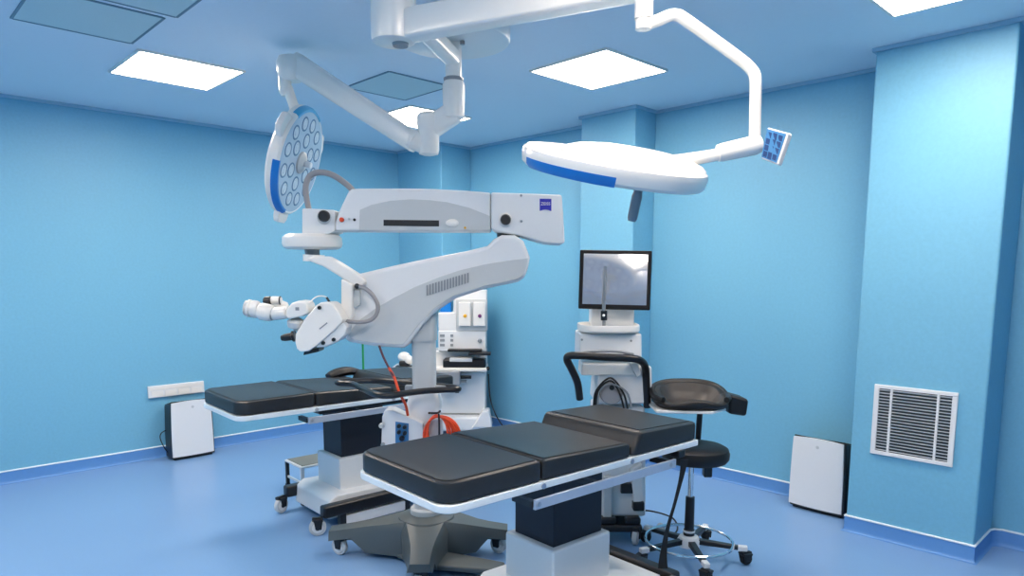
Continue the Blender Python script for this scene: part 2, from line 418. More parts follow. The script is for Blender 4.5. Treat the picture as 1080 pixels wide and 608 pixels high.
t = thing('cable_connector', 'small grey plug with a looping cord lying on the floor by the cart', 'cable plug', (3.86, -1.19, 0), R(30))
MB().lathe([(.016, 0), (.021, .006), (.021, .055), (.014, .06), (.011, .085)], (0, 0, .0215), (.2, -1, 0), 20).build('plug', MGREY, t)
MB().tube([(.016, -.08, .0215), (.03, -.13, .03), (.09, -.10, .02), (.10, .05, .012), (.05, .22, .006), (-.10, .30, .005), (-.25, .24, .005)], .005).build('cord', RUBBER, t)

t = thing('upright_rod', 'thin green upright rod behind the rear operating table', 'rod', (1.14, -1.52, 0))
GX = at(383, 380, 5.75)
t.location = (GX.x, GX.y, 0); 
MB().cyl((0, 0, .012), (0, 0, 1.32), .0085).build('rod', GREEN, t)
MB().lathe([(.14, 0.0005), (.14, .008), (.12, .014), (.02, .02), (.014, .05)], (0, 0, 0)).build('foot', BLACK, t)

# ------------------------------------------------------------------ surgeon's chair
cx, cy = 4.215, -1.45
YV = math.atan2(RH.y, RH.x)      # things that face the camera side use this yaw: local x = right, y = away
t = thing('surgeon_chair', 'black round-seat surgeon chair with chrome foot ring beside the front table', 'chair', (cx, cy, 0), YV)
for i in range(5):
    a = R(-15-72*i); d = V((math.cos(a), math.sin(a), 0))
    leg = MB().rings([[d*.03+V((0, 0, .105))+V((-d.y, d.x, 0))*sx*.02+V((0, 0, sz*.014)) for sx, sz in ((-1, -1), (1, -1), (1, 1), (-1, 1))],
                      [d*.29+V((0, 0, .088))+V((-d.y, d.x, 0))*sx*.014+V((0, 0, sz*.011)) for sx, sz in ((-1, -1), (1, -1), (1, 1), (-1, 1))]]).build('base_leg', BLACK, t, bevel=.005)
    MB().rings([[d*rr+V((0, 0, .089))+V((-d.y, d.x, 0))*sx*.0165+V((0, 0, sz*.0135)) for sx, sz in ((-1, -1), (1, -1), (1, 1), (-1, 1))] for rr in (.255, .305)]).build('leg_tip', WHITE2, leg, bevel=.005)
    c = caster(t, d.x*.30, d.y*.30, .032, a+PI/2+.6)
    for ch in c.children: ch.data.materials[0] = RUBBER
MB().lathe([(.02, .07), (.058, .075), (.06, .11), (.05, .128), (.03, .135)]).build('hub', WHITE2, t)
MB().lathe([(.026, .13), (.030, .135), (.030, .165), (.026, .17), (.024, .35), (.020, .352)]).build('gas_lift_cover', BLACK, t)
MB().lathe([(.031, .152), (.0325, .154), (.0325, .162), (.031, .164)]).build('collar', WHITE2, t)
MB().cyl((0, 0, .35), (0, 0, .55), .0145).build('gas_lift', CHROME, t)
MB().tube([V((.233*math.cos(2*PI*i/48), .233*math.sin(2*PI*i/48), .105)) for i in range(48)], .0085, 10, True, 1).build('foot_ring', CHROME, t)
MB().lathe([(.02, .545), (.13, .548), (.166, .556), (.178, .572), (.180, .60), (.172, .622), (.15, .634), (.08, .638), (0, .637)], (.018, 0, 0), n=48).build('seat', LEATH, t)
MB().bx(-.05, .11, -.03, .03, .532, .548).build('seat_bracket', BLACK, t, bevel=.004)
MB().tube([(.085, .03, .54), (.085, .14, .53), (.088, .205, .56), (.092, .212, .70), (.094, .20, .825)], .0165, 12).build('back_post', BLACK, t)
MB().bx(.066, .110, -.02, .03, .462, .535).build('adjust_knob', BLACK, t, bevel=.006)
# white carrier with the dished horseshoe cushion
def zz(x): return 0
MB().prism([V((-.20, -.02, .814)), V((.09, -.045, .814)), V((.19, .05, .814)), V((.20, .14, .814)), V((.12, .24, .814)), V((-.20, .24, .814))], (0, 0, .014)).build('arm_carrier', WHITE2, t, bevel=.004)
k = 56; rr = []
CX_, CY_ = .012, .125
for lvl, (ra, zh) in enumerate(((.30, 0), (.95, 0), (1.02, .014), (1.04, .040), (1.01, .062), (.93, .070), (.82, .064), (.70, .040), (.55, .012), (.3, .008), (.002, .010))):
    ring = []
    for j in range(k):
        a = 2*PI*j/k; ca, sa = math.cos(a), math.sin(a)
        q = .19/max((abs(ca)**2.8+abs(sa)**2.8)**(1/2.8), 1e-6)
        f_ = max(0, sa)**.7; n_ = max(0, -sa)
        z = zh
        if lvl >= 3: z = zh*(1 - .42*n_ + .32*n_*math.cos(4*a)) + .040*f_*min(1, zh/.06)
        if lvl in (4, 5, 6): z += .006*math.cos(6*a)*n_
        ring.append(V((CX_+q*ca*ra*1.02, CY_+q*sa*ra*.86, .831+z)))
    rr.append(ring)
ac_ = MB().rings(rr[:7], caps=False).build('arm_cushion', LEATH, t, ang=70)
MB().rings(rr[6:], caps=False).build('hollow', mat('leatherette_painted_sheen', (48, 45, 44), .5, var=.12, scale=30), ac_, ang=70)  # same black cushion, lighter grey painted in for light reflected off the dish
MB().tube([V((CX_+.196*math.copysign(abs(math.cos(a))**.75, math.cos(a)), CY_+.165*math.copysign(abs(math.sin(a))**.75, math.sin(a)), 0.880+.050*max(0, math.sin(a))**.7)) for a in [R(-35+250*i/24) for i in range(25)]], lambda u: .025-.010*abs(2*u-1)**3, 10, smooth=2).build('cushion_rim', LEATH, t)
MB().prism([V((.222, .10, .785)), V((.322, .10, .770)), V((.332, .10, .865)), V((.225, .10, .895))], (0, .14, 0)).build('back_pad', LEATH, t, bevel=.018, seg=4)
MB().cyl((.15, .17, .845), (.215, .18, .842), .014).build('pad_arm', BLACK, t)

# ------------------------------------------------------------------ phaco cart with monitor, facing the camera
DC = 3.95
def local_on(t):  # pixel -> local coordinates of a thing placed with yaw YV
    return lambda px, py, d: ROOTM[t.name].inverted() @ at(px, py, d)
base = atz(660, 566, 0); base = CAM + (base-CAM); c0 = at(650, 566, DC); 
t = thing('medical_cart', 'white surgical machine on wheels with a monitor, by the back wall', 'medical machine', (c0.x, c0.y, 0), YV)
L = local_on(t)
def pz(py, d=DC): return L(648, py, d).z
def pxx(px, py=350, d=DC): return L(px, py, d).x
# chassis
MB().bx(-.16, .125, -.16, .22, .075, .125).build('chassis', BLACK, t, bevel=.02)
MB().prism([V((-.135, -.10, .15)), V((.155, -.10, .15)), V((.135, -.10, .80)), V((-.15, -.10, .80))], (0, .28, 0)).build('cabinet', WHITE2, t, bevel=.02)
MB().prism([V((-.155, -.14, pz(422))), V((.165, -.14, pz(422))), V((.155, -.15, pz(383))), V((-.14, -.15, pz(383)))], (0, .30, 0)).build('front_panel', WHITE2, t, bevel=.015)
MB().bx(.0, .075, -.135, -.10, .30, .36).build('pump_cover', BLACK, t, bevel=.006)
MB().prism([V((.05, -.14, .44)), V((.115, -.14, .48)), V((.135, -.14, .26)), V((.075, -.14, .24))], (0, .10, 0)).build('side_leg', WHITE2, t, bevel=.01)
MB().bx(.07, .135, -.15, -.06, .20, .255).build('leg_foot', BLACK, t, bevel=.01)
MB().bx(-.10, -.05, -.14, -.10, .12, .40).build('front_strip', GREY, t, bevel=.008)
for x, y, a in ((-.12, -.14, 12), (.09, -.14, -20), (-.12, .2, 10), (.09, .2, -8)):
    c = caster(t, x, y, .048, R(a)); c.children[0].data.materials[0] = RUBBER
for x in (-.07, .07): MB().bx(x-.045, x+.045, -.16, -.10, .125, .165).build('wheel_guard', BLACK, t, bevel=.012)
# upper body
MB().prism([V((pxx(608, 376), -.15, pz(376))), V((pxx(672, 376), -.15, pz(376))), V((pxx(672.5, 348), -.13, pz(350))), V((pxx(609, 348), -.13, pz(350)))], (0, .28, 0)).build('upper_body', WHITE2, t, bevel=.012)
MB().prism([V((pxx(610, 385), -.165, pz(392))), V((pxx(667, 385), -.165, pz(392))), V((pxx(670, 378), -.165, pz(380))), V((pxx(611, 378), -.165, pz(380)))], (0, .2, 0)).build('lower_fascia', WHITE, t, bevel=.008)
for px_, py_ in ((611, 356), (661, 357)): MB().cyl(V((pxx(px_, py_), -.142, pz(py_))), V((pxx(px_, py_), -.15, pz(py_))), .006).build('screw_cap', MGREY, t)
# oval tray with rim
zc = pz(349); xc = (pxx(609)+pxx(672))/2; hw = (pxx(672)-pxx(609))/2
o_ = [V((xc+hw*1.0*math.copysign(abs(math.cos(a))**.6, math.cos(a)), -.02+.17*math.copysign(abs(math.sin(a))**.6, math.sin(a)), 0)) for a in [2*PI*i/40 for i in range(40)]]
def scl(k, z): return [V((xc+(p.x-xc)*k, -.02+(p.y+.02)*k, z)) for p in o_]
MB().rings([scl(.96, zc), scl(1, zc+.008), scl(1, zc+.036), scl(.985, zc+.042), scl(.95, zc+.040), scl(.93, zc+.022), scl(.1, zc+.020)]).build('tray', WHITE, t)
MB().bx(pxx(624), pxx(670), .04, .16, zc+.02, pz(326)).build('monitor_neck', WHITE2, t, bevel=.008)
# handle
zh = pz(376, DC-.2)
hp = lambda px_, py_, d: L(px_, py_, d)
MB().tube([hp(611.5, 421, DC-.12), hp(609, 404, DC-.16), hp(602.5, 389, DC-.2), hp(598, 379.5, DC-.23), hp(601, 375.5, DC-.24), hp(615, 375.5, DC-.26), hp(640, 377, DC-.27), hp(662, 378, DC-.26), hp(674, 380, DC-.24), hp(680, 386, DC-.19), hp(681.5, 400, DC-.15), hp(682.5, 430, DC-.13)], .021, 12).build('push_handle', BLACK, t)
MB().prism([hp(664, 384, DC-.2), hp(672, 382, DC-.2), hp(676, 395, DC-.2), hp(672, 399, DC-.2)], (0, .05, 0)).build('handle_bracket', GREY, t, bevel=.004)
MB().tube([hp(608, 374, DC-.21), hp(625, 371, DC-.235), hp(650, 371, DC-.235), hp(668, 374, DC-.21)], .007, 8).build('handle_trim', MGREY, t)
# round port with cables on the front
pc = hp(644.5, 415, DC-.16)
MB().lathe([(.064, 0), (.064, .012), (.058, .018), (.02, .019)], pc+V((0, .004, 0)), (0, -1, 0), 32).build('port_cover', CABG, t)
MB().lathe([(.014, 0), (.014, .01), (.006, .012)], pc+V((0, -.016, .035)), (0, -1, 0), 16).build('port_knob', BLACK, t)
for k_, (a, b, c_) in enumerate(((628, 404, 658), (626, 401, 662), (630, 407, 666))):
    MB().tube([hp(a, 430, DC-.18), hp(a+3, 412, DC-.19), hp(644, b-2, DC-.2), hp(c_-5, 414, DC-.19), hp(c_, 431, DC-.18)], .0055, 8).build('cable', RUBBER if k_ < 2 else MGREY, t)
# monitor, leaning back
mc = hp(648.5, 295.5, DC-.02); mw, mh = .402, .333
gp = at(664, 277, DC-.02); nn = ((CAM-gp).normalized()+(V((7.05, -4.9, H))-gp).normalized()).normalized()   # leans back so a ceiling panel mirrors in it
nn = ROOTM[t.name].inverted().to_3x3() @ nn
ya = -nn; xa = ya.cross(UP).normalized(); za = xa.cross(ya)
MT = Matrix.Translation(mc) @ Matrix((xa, ya, za)).transposed().to_4x4() @ Matrix.Rotation(R(1.0), 4, 'Y')
mon = MB().bx(-mw/2, mw/2, -.012, .03, -mh/2, mh/2).xf(MT).build('monitor', BEZEL, t, bevel=.006)
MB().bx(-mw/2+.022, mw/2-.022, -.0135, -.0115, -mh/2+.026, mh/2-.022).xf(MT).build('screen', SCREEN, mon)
MB().bx(-.1, .1, .03, .06, -.12, .1).xf(MT).build('rear_housing', BLACK, mon, bevel=.01)
# slim pole with clip in front of the monitor
p0, p1 = hp(636.5, 336, DC-.12), hp(638.5, 281, DC-.12)
MB().cyl(p0, p1, .010).build('infusion_pole', MGREY, t)
MB().cyl(hp(637, 338, DC-.125), hp(637, 328, DC-.125), .018).build('pole_clip', BLACK, t)
MB().ball(hp(636.7, 333, DC-.15), .008).build('pole_button', WHITE, t)
MB().cyl(hp(637, 345, DC-.12), hp(637, 336, DC-.12), .009).build('pole_foot', MGREY, t)

# ------------------------------------------------------------------ anaesthesia machine in the far corner
DA = 6.5
c0 = at(487, 452, DA)
t = thing('anaesthesia_machine', 'white anaesthesia machine in the corner behind the microscope column', 'medical machine', (c0.x, c0.y, 0), YV)
L = local_on(t)
def bxp(x0, y0, x1, y1, dep, d=DA, back=True):
    a, b = L(x0, y0, d), L(x1, y1, d); return MB().bx(a.x, b.x, a.y, a.y+dep, b.z, a.z)
MB().bx(-.30, .255, -.10, .36, .055, .20).build('base', WHITE2, t, bevel=.03)
for x, y in ((-.25, -.06), (.2, -.06), (-.25, .3), (.2, .3)): caster(t, x, y, .034, .3)
bxp(463, 393, 512, 437, .36).build('lower_cabinet', WHITE2, t, bevel=.015)
bxp(464, 437, 513, 443, .34, DA+.02).build('plinth', MGREY, t)
bxp(456, 370, 513, 394, .30, DA+.06).build('middle_body', WHITE2, t, bevel=.015)
bxp(462, 349, 512.5, 371, .3).build('monitor_module', WHITE2, t, bevel=.012)
bxp(462, 330, 482, 350, .28, DA+.01).build('breathing_block', WHITE2, t, bevel=.015)
bxp(478, 306, 513.5, 350, .2, DA+.05).build('back_panel', WHITE2, t, bevel=.01)
bxp(464, 300, 476, 332, .1, DA+.1).build('blue_holder', BLUE, t, bevel=.01)
for x0, dm in ((483.5, YEL), (499, PURP)):
    v = bxp(x0, 319, x0+13, 344.5, .08, DA-.04).build('vaporiser', WHITE, t, bevel=.008)
    q = L(x0+7, 333.5, DA-.04)
    MB().lathe([(.017, 0), (.017, .008), (.012, .011)], q, (0, -1, 0), 20).build('agent_mark', dm, v)
bxp(481, 316, 514, 349, .07, DA-.005).build('vaporiser_rail', GREY, t, bevel=.004)
q = L(506, 359.5, DA); MB().lathe([(.02, 0), (.02, .012), (.015, .016)], q, (0, -1, 0), 20).build('control_knob', MGREY, t)
for x0 in (475, 464): 
    for yy in (353, 358, 363): bxp(x0, yy, x0+3 if x0 > 470 else x0+5, yy+2.6, .01, DA-.006).build('display_slot', MGREY, t)
bxp(472, 369, 508, 371.5, .12, DA-.1).build('keyboard_tray', BLACK, t, bevel=.004)
bxp(494, 372.5, 517.5, 375.2, .12, DA-.16).build('writing_shelf', BLACK, t, bevel=.004)
bxp(467, 379.5, 512, 389.5, .2, DA-.1).build('black_drawer', BLACK, t, bevel=.015)
bxp(474, 378, 498, 382, .15, DA-.12).build('drawer_lid', GREY, t, bevel=.006)
shelf = bxp(412, 388.5, 513.5, 392.5, .34, DA-.14).build('work_shelf', WHITE, t, bevel=.008)
q = L(514.5, 389, DA-.12); MB().ball(q, .02).build('shelf_knob', BLACK, t)
bxp(456, 392, 485, 407, .2, DA-.2).build('bellows_box', MGREY, t, bevel=.01)
bxp(477, 397, 497, 400, .05, DA-.14).build('black_handle', BLACK, t, bevel=.004)
bxp(484, 401.5, 492, 404, .03, DA-.12).build('valve', MGREY, t, bevel=.004)
bxp(480, 410, 484, 415, .03, DA-.12).build('hook', BLACK, t, bevel=.004)
MB().prism([L(497, 452, DA-.12), L(519, 452, DA-.12), L(516, 434, DA-.12), L(509, 434, DA-.12)], (0, .2, 0)).build('side_fender', WHITE2, t, bevel=.015)
MB().tube([L(515, 395, DA), L(517, 420, DA), L(523, 438, DA-.05), L(532, 452, DA-.1)], .006).build('power_cord', RUBBER, t)
# small white gadget resting on the left of the shelf
q = at(427, 388.3, DA-.02)
g = thing('handheld_device', 'small white and black gadget on the shelf left of the microscope column', 'medical device', q, YV)
MB().bx(-.085, .085, -.05, .05, 0.0, .022).build('dock', BLACK, g, bevel=.008)
MB().ball((-.005, 0, .105), .058, (1.05, .7, .85)).build('casing', WHITE, g)
MB().ball((.05, -.03, .08), .045, (1.1, .7, .9)).build('side_casing', WHITE, g)
MB().bx(-.05, .05, -.04, .04, .02, .07).build('grip', BLACK, g, bevel=.015)

# ------------------------------------------------------------------ surgical microscope on its floor stand
sx, sy = 3.16, -2.434; DS = (V((sx, sy, 0))-CAM).dot(FH)
t = thing('surgical_microscope', 'white surgical microscope on a dark star base between the two tables', 'microscope', (sx, sy, 0), YV)
L = local_on(t)
FD = DS-.10
def poly(pts, d, th): return MB().prism([L(x, y, d) for x, y in pts], (0, th, 0))
def dot(px_, py_, d, r, h, material, name, parent): 
    return MB().lathe([(r, -.002), (r, h*.7), (r*.8, h), (.0, h)], L(px_, py_, d), (0, -1, 0), 24).build(name, material, parent)
# base: four arms
zt = .20
def arm(ang, ln, wr, wt):
    a = R(ang); d = V((math.cos(a), math.sin(a), 0)); n = V((-d.y, d.x, 0)); rr = []
    for q, w, z1, z0 in ((.0, wr, .225, .03), (.12, wr*.95, .215, .03), (.20, wr*.78, .198, .03), (ln*.62, wt*1.25, .178, .035), (ln*.76, wt*1.1, .166, .105), (ln, wt, .15, .108)):
        rr.append([d*q+n*w*1.0+V((0, 0, z0)), d*q+n*w*1.05+V((0, 0, z1-.05)), d*q+n*w*.8+V((0, 0, z1)), d*q-n*w*.8+V((0, 0, z1)), d*q-n*w*1.05+V((0, 0, z1-.05)), d*q-n*w*1.0+V((0, 0, z0))])
    return MB().rings(rr)
arms = ((183, .53, .13, .055), (-87, .50, .13, .06), (0, .45, .13, .06), (93, .46, .13, .055))
bmx = MB()
for a_ in arms:
    q = arm(*a_); q.build('base_arm', DGREY, t, bevel=.012)
bmx.lathe([(.16, .055), (.17, .07), (.168, .18), (.15, .218), (.10, .232), (.08, .236)]).build('base_hub', DGREY, t)
MB().lathe([(.17, .02), (.19, .025), (.19, .04), (.15, .06)], n=40).build('base_plate', DGREY, t)
MB().prism([V((.05, -.30, .03)), V((.40, -.36, .03)), V((.44, -.26, .03)), V((.12, -.12, .03))], (0, 0, .03)).build('brake_pedal', DGREY, t, bevel=.01)
for a_ in arms:
    d = V((math.cos(R(a_[0])), math.sin(R(a_[0])), 0))*(a_[1]-.05); c = caster(t, d.x, d.y, .048, R(a_[0]+60)); 
MB().lathe([(.085, .23), (.088, .236), (.088, .262), (.078, .272), (.075, .272)], n=32).build('base_collar', GREY, t)
# column
def rsec(w, d, z, r=.03): return [V((p.x, p.y, z)) for p in rrect(-w/2, w/2, -d/2, d/2, r, 5)]
MB().rings([rsec(.122, .13, .262), rsec(.122, .13, 1.21)]).build('column', GREY, t)
MB().rings([rsec(.15, .155, L(448, 446, DS).z, .03), rsec(.165, .165, L(448, 437, DS).z, .03), rsec(.18, .17, L(448, 424, DS).z, .03), rsec(.15, .15, L(448, 414, DS).z, .03), rsec(.128, .136, L(448, 411, DS).z, .03)]).build('column_skirt', WHITE2, t)
MB().rings([rsec(.133, .15, L(448, 359, DS).z, .03), rsec(.135, .16, L(448, 345, DS).z), rsec(.16, .17, L(448, 318, DS).z)]).build('column_turret', GREY, t)
# connector box with sockets on the left of the column
cb = poly([(402, 470), (403, 440), (406, 433), (414, 433), (446, 447), (447, 469)], DS-.12, .10).build('connector_box', WHITE2, t, bevel=.006)
poly([(417, 469), (417, 445), (431, 447), (431, 469)], DS-.123, .006).build('socket_recess', KEY, cb, bevel=.001)
for px_, py_, r_ in ((421, 449.5, .011), (427, 450.5, .011), (421, 456, .011), (427, 457, .011), (424, 462.5, .014)): dot(px_, py_, DS-.124, r_, .02, BLACK, 'socket', cb)
dot(402.5, 449, DS-.125, .013, .02, GREY, 'latch', cb); dot(404, 469, DS-.125, .011, .015, MGREY, 'latch', cb)
# hook for the coiled cable
MB().tube([L(452, 436, DS-.1), L(461, 436, DS-.12), L(464, 434, DS-.15)], .006, 8).build('cable_hook', BLACK, t)
poly([(451, 470), (451, 443), (466, 443), (466, 470)], DS-.105, .07).build('lower_cover', GREY, t, bevel=.006)
# push handle loop
zH = .94
hp2 = lambda px_, py_: ROOTM[t.name].inverted() @ atz(px_, py_, zH)
ph = MB().tube([hp2(x, y) for x, y in ((482, 411), (468, 411.5), (450, 412.5), (432, 414.5), (412, 417.5), (397, 416.5), (384, 411), (372, 405.5), (358, 404.5), (357, 403), (372, 402.2), (400, 402), (424, 403.8), (446, 406), (470, 408), (482, 409.5))], .0165, 10, True, 4).build('push_handle', BLACK, t)
MB().box(L(449, 409, DS), (.22, .05, .025)).build('handle_bracket', MGREY, t, bevel=.004)
# lower (swivel) arm
low = [(362, 296), (368, 291.5), (414, 280.6), (455, 272), (492, 265), (514, 259.5), (520.5, 252.5), (529, 248), (543, 248), (552, 254), (556.5, 265), (559, 272), (556.6, 284), (553.4, 293), (545.6, 298), (511, 305), (480, 315), (461, 327.5), (446, 343), (433, 360), (427, 368), (392.5, 365.5), (366, 361), (361.5, 354), (360, 330)]
la = poly(low, FD-.03, .24).build('swivel_arm', WHITE2, t, bevel=.022, seg=4)
pn = [(367, 352), (380, 337), (396, 325.5), (414, 315), (437, 303), (461, 293), (486, 285), (511, 279), (535, 275), (557, 272.5), (555, 284), (551, 291.5), (545, 295), (511, 302), (479, 312), (459, 325), (443, 341), (430, 358), (425, 364), (392, 362), (370, 358)]
sp = poly(pn, FD-.034, .01).build('side_cover', GREY, la, bevel=.002)
vg = MB(); nv = 15
for i in range(nv):
    u = i/(nv-1); x = 450.5+43*u; y0_ = 301-13*u; y1_ = 312-13.4*u
    vg.prism([L(x-.9, y0_+.3, FD-.0385), L(x+.9, y0_-.3, FD-.0385), L(x+.9, y1_-.3, FD-.0385), L(x-.9, y1_+.3, FD-.0385)], (0, .006, 0))
vg.build('vent_slots', MGREY, la)
MB().cyl(L(541, 250, DS), L(541, 244, DS), .085).build('pivot_collar', BLACK, t)
# upper (spring) arm
ua = poly([(353, 243.5), (353, 236), (355.5, 227.5), (361, 215), (367.5, 201.5), (371, 199.3), (380, 198.8), (420, 198.8), (455, 199.3), (490, 201), (517.5, 203.2), (517.5, 244), (467, 244), (420, 243.8)], FD+.01, .17).build('spring_arm', WHITE2, t, bevel=.012)
ub = poly([(517.8, 203), (555, 204), (592.5, 205.6), (594, 225), (595.8, 255.5), (592.5, 258), (574, 256.6), (549, 249), (524, 244.7), (517.8, 241.5)], FD-.005, .20).build('arm_head', WHITE2, t, bevel=.012)
sp2 = poly([(378.5, 243), (379.5, 221.5), (392, 216), (412, 211.8), (433, 210.3), (452, 211), (471, 213.2), (494, 219), (516.8, 228), (516.8, 243.2)], FD+.006, .01).build('side_cover', GREY, ua, bevel=.002)
poly([(404.5, 232), (463, 232.6), (463, 239), (404.5, 238.3)], FD+.003, .006).build('black_strip', BLACK, sp2)
MB().ball(L(477, 235.5, FD+.004), .034, (1, .35, .62)).build('latch', WHITE, ua)
dot(490.5, 240.5, FD+.004, .006, .006, YEL, 'marker', ua)
dot(360.5, 232, FD+.008, .012, .01, ORANGE, 'marker', ua); dot(374, 232, FD+.008, .007, .008, BLACK, 'bolt', ua); dot(368, 231, FD+.008, .006, .006, GREY, 'bolt', ua)
for o_x, o_y in ((549.7, 206.4), (550, 233.6)): dot(o_x, o_y, FD-.007, .006, .006, MGREY, 'bolt', ub)
dot(533, 232, FD-.007, .036, .006, WHITE, 'knob_bezel', ub); dot(533.3, 232, FD-.012, .027, .03, BLACK, 'knob', ub)
# logo plate with lettering
lg = poly([(569.2, 209.7), (581.6, 209.9), (581.5, 222.9), (578, 221.6), (575.4, 221.2), (572.5, 221.6), (569.2, 222.6)], FD-.0075, .006).build('logo_plate', LOGO, ub)
def text(body, px_, py_, d, size, material, parent, ang=0):
    c = bpy.data.curves.new('lettering', 'FONT'); c.body = body; c.size = size; c.align_x = 'CENTER'; c.align_y = 'CENTER'; c.extrude = .0006
    o = bpy.data.objects.new('tmp', c); COL.objects.link(o)
    me = bpy.data.meshes.new_from_object(o.evaluated_get(bpy.context.evaluated_depsgraph_get())); bpy.data.objects.remove(o)
    me.materials.clear(); me.materials.append(material); me.name = 'lettering'
    o = bpy.data.objects.new('lettering', me); COL.objects.link(o); o.parent = parent
    me.transform(Matrix.Translation(L(px_, py_, d)) @ Matrix.Rotation(ang, 4, 'Y') @ Matrix.Rotation(PI/2, 4, 'X'))
    return o
text('ZEISS', 575.4, 215.2, FD-.0085, .021, WHITE, lg)
# left end of the spring arm: rotor block, round cover, cable loop
yb = poly([(318.5, 247), (318.5, 221), (320, 219.8), (352, 221.5), (353, 223), (353, 244), (346, 247)], FD+.0, .19).build('rotor_block', WHITE2, t, bevel=.01)
dot(342, 229.5, FD-.002, .036, .008, GREY, 'knob_bezel', yb); dot(342.3, 228.3, FD-.008, .029, .03, BLACK, 'knob', yb)
cc = L(329.5, 255, DS); 
MB().lathe([(.02, -.042), (.13, -.040), (.148, -.030), (.155, -.012), (.152, .02), (.135, .036), (.02, .04)], cc, n=48).build('rotor_cover', WHITE, t)
MB().cyl(L(329, 261, DS), L(330, 273, DS), .04, .036).build('neck', MGREY, t)
MB().tube([L(326, 222, DS-.02), L(323.5, 210, DS-.02), L(322.5, 197, DS-.02), L(326, 187, DS-.02), L(333, 182.5, DS-.02), L(344, 182.5, DS-.02), L(355, 187, DS-.02), L(366, 195, DS-.02), L(372, 201, DS-.02)], .0155, 12).build('cable_loop', CABG, t)
# suspension arm carrying the head
poly([(323, 273), (330, 270.3), (346, 270.5), (356, 276), (376, 288.5), (384, 294.5), (386, 299), (380, 304.5), (374, 303), (358, 292), (340, 281), (328, 276.5)], DS-.17, .085).build('suspension_arm', WHITE, t, bevel=.012, seg=4)
MB().cyl(L(331, 276, DS-.06), L(331, 269, DS-.06), .055).build('arm_joint', WHITE, t)
poly([(359.5, 294), (372, 300), (372, 333), (367, 345), (359.5, 343)], DS-.18, .07).build('drop_link', WHITE, t, bevel=.01)
poly([(372, 306), (379.5, 306), (379.5, 322), (372, 326)], DS-.16, .04).build('link_cover', GREY, t, bevel=.004)
MB().tube([L(376.5, 302, DS-.19), L(385, 304.5, DS-.2), L(393, 311.5, DS-.2), L(398.5, 322, DS-.2), L(396.5, 332.5, DS-.2), L(389, 338.5, DS-.2), L(378, 340, DS-.21), L(361, 338.8, DS-.22)], .0105, 10).build('head_cable', CABG, t)
MB().ball(L(376.5, 302, DS-.195), .014).build('cable_boot', BLACK, t)
# optical head
hd = poly([(321, 337), (333, 322.5), (338, 319.3), (347.5, 319), (352, 322), (359.6, 334), (362, 339), (352, 349.5), (334, 365), (325, 371), (316, 371.5), (312.8, 368), (311.2, 362), (311.4, 353)], DS-.30, .15).build('optical_head', WHITE, t, bevel=.008, seg=4)
hl = poly([(352, 347), (362, 340), (365.5, 345), (364.5, 353), (357, 360), (343, 366.5), (334, 367), (332, 364)], DS-.285, .12).build('lower_housing', WHITE2, t, bevel=.01)
for x_, y_ in ((341, 362), (352, 358.5)): dot(x_, y_, DS-.287, .0095, .012, BLACK, 'button', hl)
poly([(319.8, 375.2), (320.3, 371.6), (336, 367.5), (336.4, 371.2)], DS-.28, .10).build('objective_ring', BLACK, t, bevel=.004)
dot(337, 324.8, DS-.302, .0095, .01, BLACK, 'button', hd)
MB().box(L(341, 344, DS-.3015), (.05, .002, .006), Matrix.Rotation(R(-38), 3, 'Y')).build('name_mark', MGREY, hd)
# black fine-focus knob
a_, b_ = L(311.5, 354.5, DS-.22), L(296.5, 357, DS-.22); ax = (b_-a_).normalized()
MB().lathe([(.028, 0), (.028, .014), (.02, .018), (.018, .055), (.013, .072), (.0, .074)], a_, ax, 24).build('focus_knob', BLACK, t)
# binocular tube and eyepieces
MB().cyl(L(319, 345, DS-.23), L(309, 340, DS-.23), .034).build('tube_mount', GREY, t)
MB().lathe([(.038, 0), (.042, .01), (.042, .03), (.03, .04)], L(312, 345, DS-.24), (.1, -.2, 1), 24).build('tube_swivel', GREY, t)
bt = poly([(300.5, 332), (302, 326), (307, 320), (314, 317.5), (321, 318), (324.5, 322), (325, 331), (318, 334), (305, 337), (301, 336)], DS-.30, .14).build('binocular_tube', WHITE, t, bevel=.022, seg=4)
MB().box(L(313.5, 326, DS-.3015), (.018, .002, .016)).build('tube_mark', MGREY, bt)
def barrel(p, q, dd, prof, name, material, parent=t):
    a, b = L(*p, DS+dd), L(*q, DS+dd); ln = (b-a).length
    return MB().lathe([(r_, u*ln) for r_, u in prof], a, b-a, 24).build(name, material, parent)
barrel((303, 330), (285, 331.5), -.25, ((.024, 0), (.030, .08), (.032, .8), (.022, 1)), 'prism_tube', WHITE)
barrel((288, 331), (271.5, 327.5), -.25, ((.02, 0), (.038, .06), (.043, .2), (.043, .75), (.034, .95), (.02, 1)), 'prism_housing', WHITE)
barrel((287.5, 331.3), (285.8, 331.4), -.25, ((.030, 0), (.0335, .2), (.0335, .8), (.030, 1)), 'joint_ring', MGREY)
ep = barrel((273.5, 327), (260, 325), -.25, ((.03, 0), (.040, .08), (.044, .25), (.044, .52), (.037, .57), (.037, .64), (.044, .69), (.045, .85), (.036, .93), (.034, 1), (.026, 1), (.026, .93)), 'eyepiece', WHITE)
barrel((261.5, 325.2), (258.8, 324.8), -.25, ((.034, 0), (.039, .3), (.037, 1), (.028, 1)), 'eyecup', GREY, ep)
e2 = barrel((303, 325), (285, 318), -.17, ((.018, 0), (.026, .1), (.028, .7), (.022, 1)), 'prism_tube', WHITE)
barrel((297, 317.3), (286, 317), -.19, ((.015, 0), (.021, .1), (.021, .9), (.017, 1)), 'eyepiece', WHITE)
barrel((286.5, 317.6), (278.5, 318.3), -.19, ((.018, 0), (.025, .12), (.025, .8), (.018, 1)), 'eyepiece_ring', BLACK)
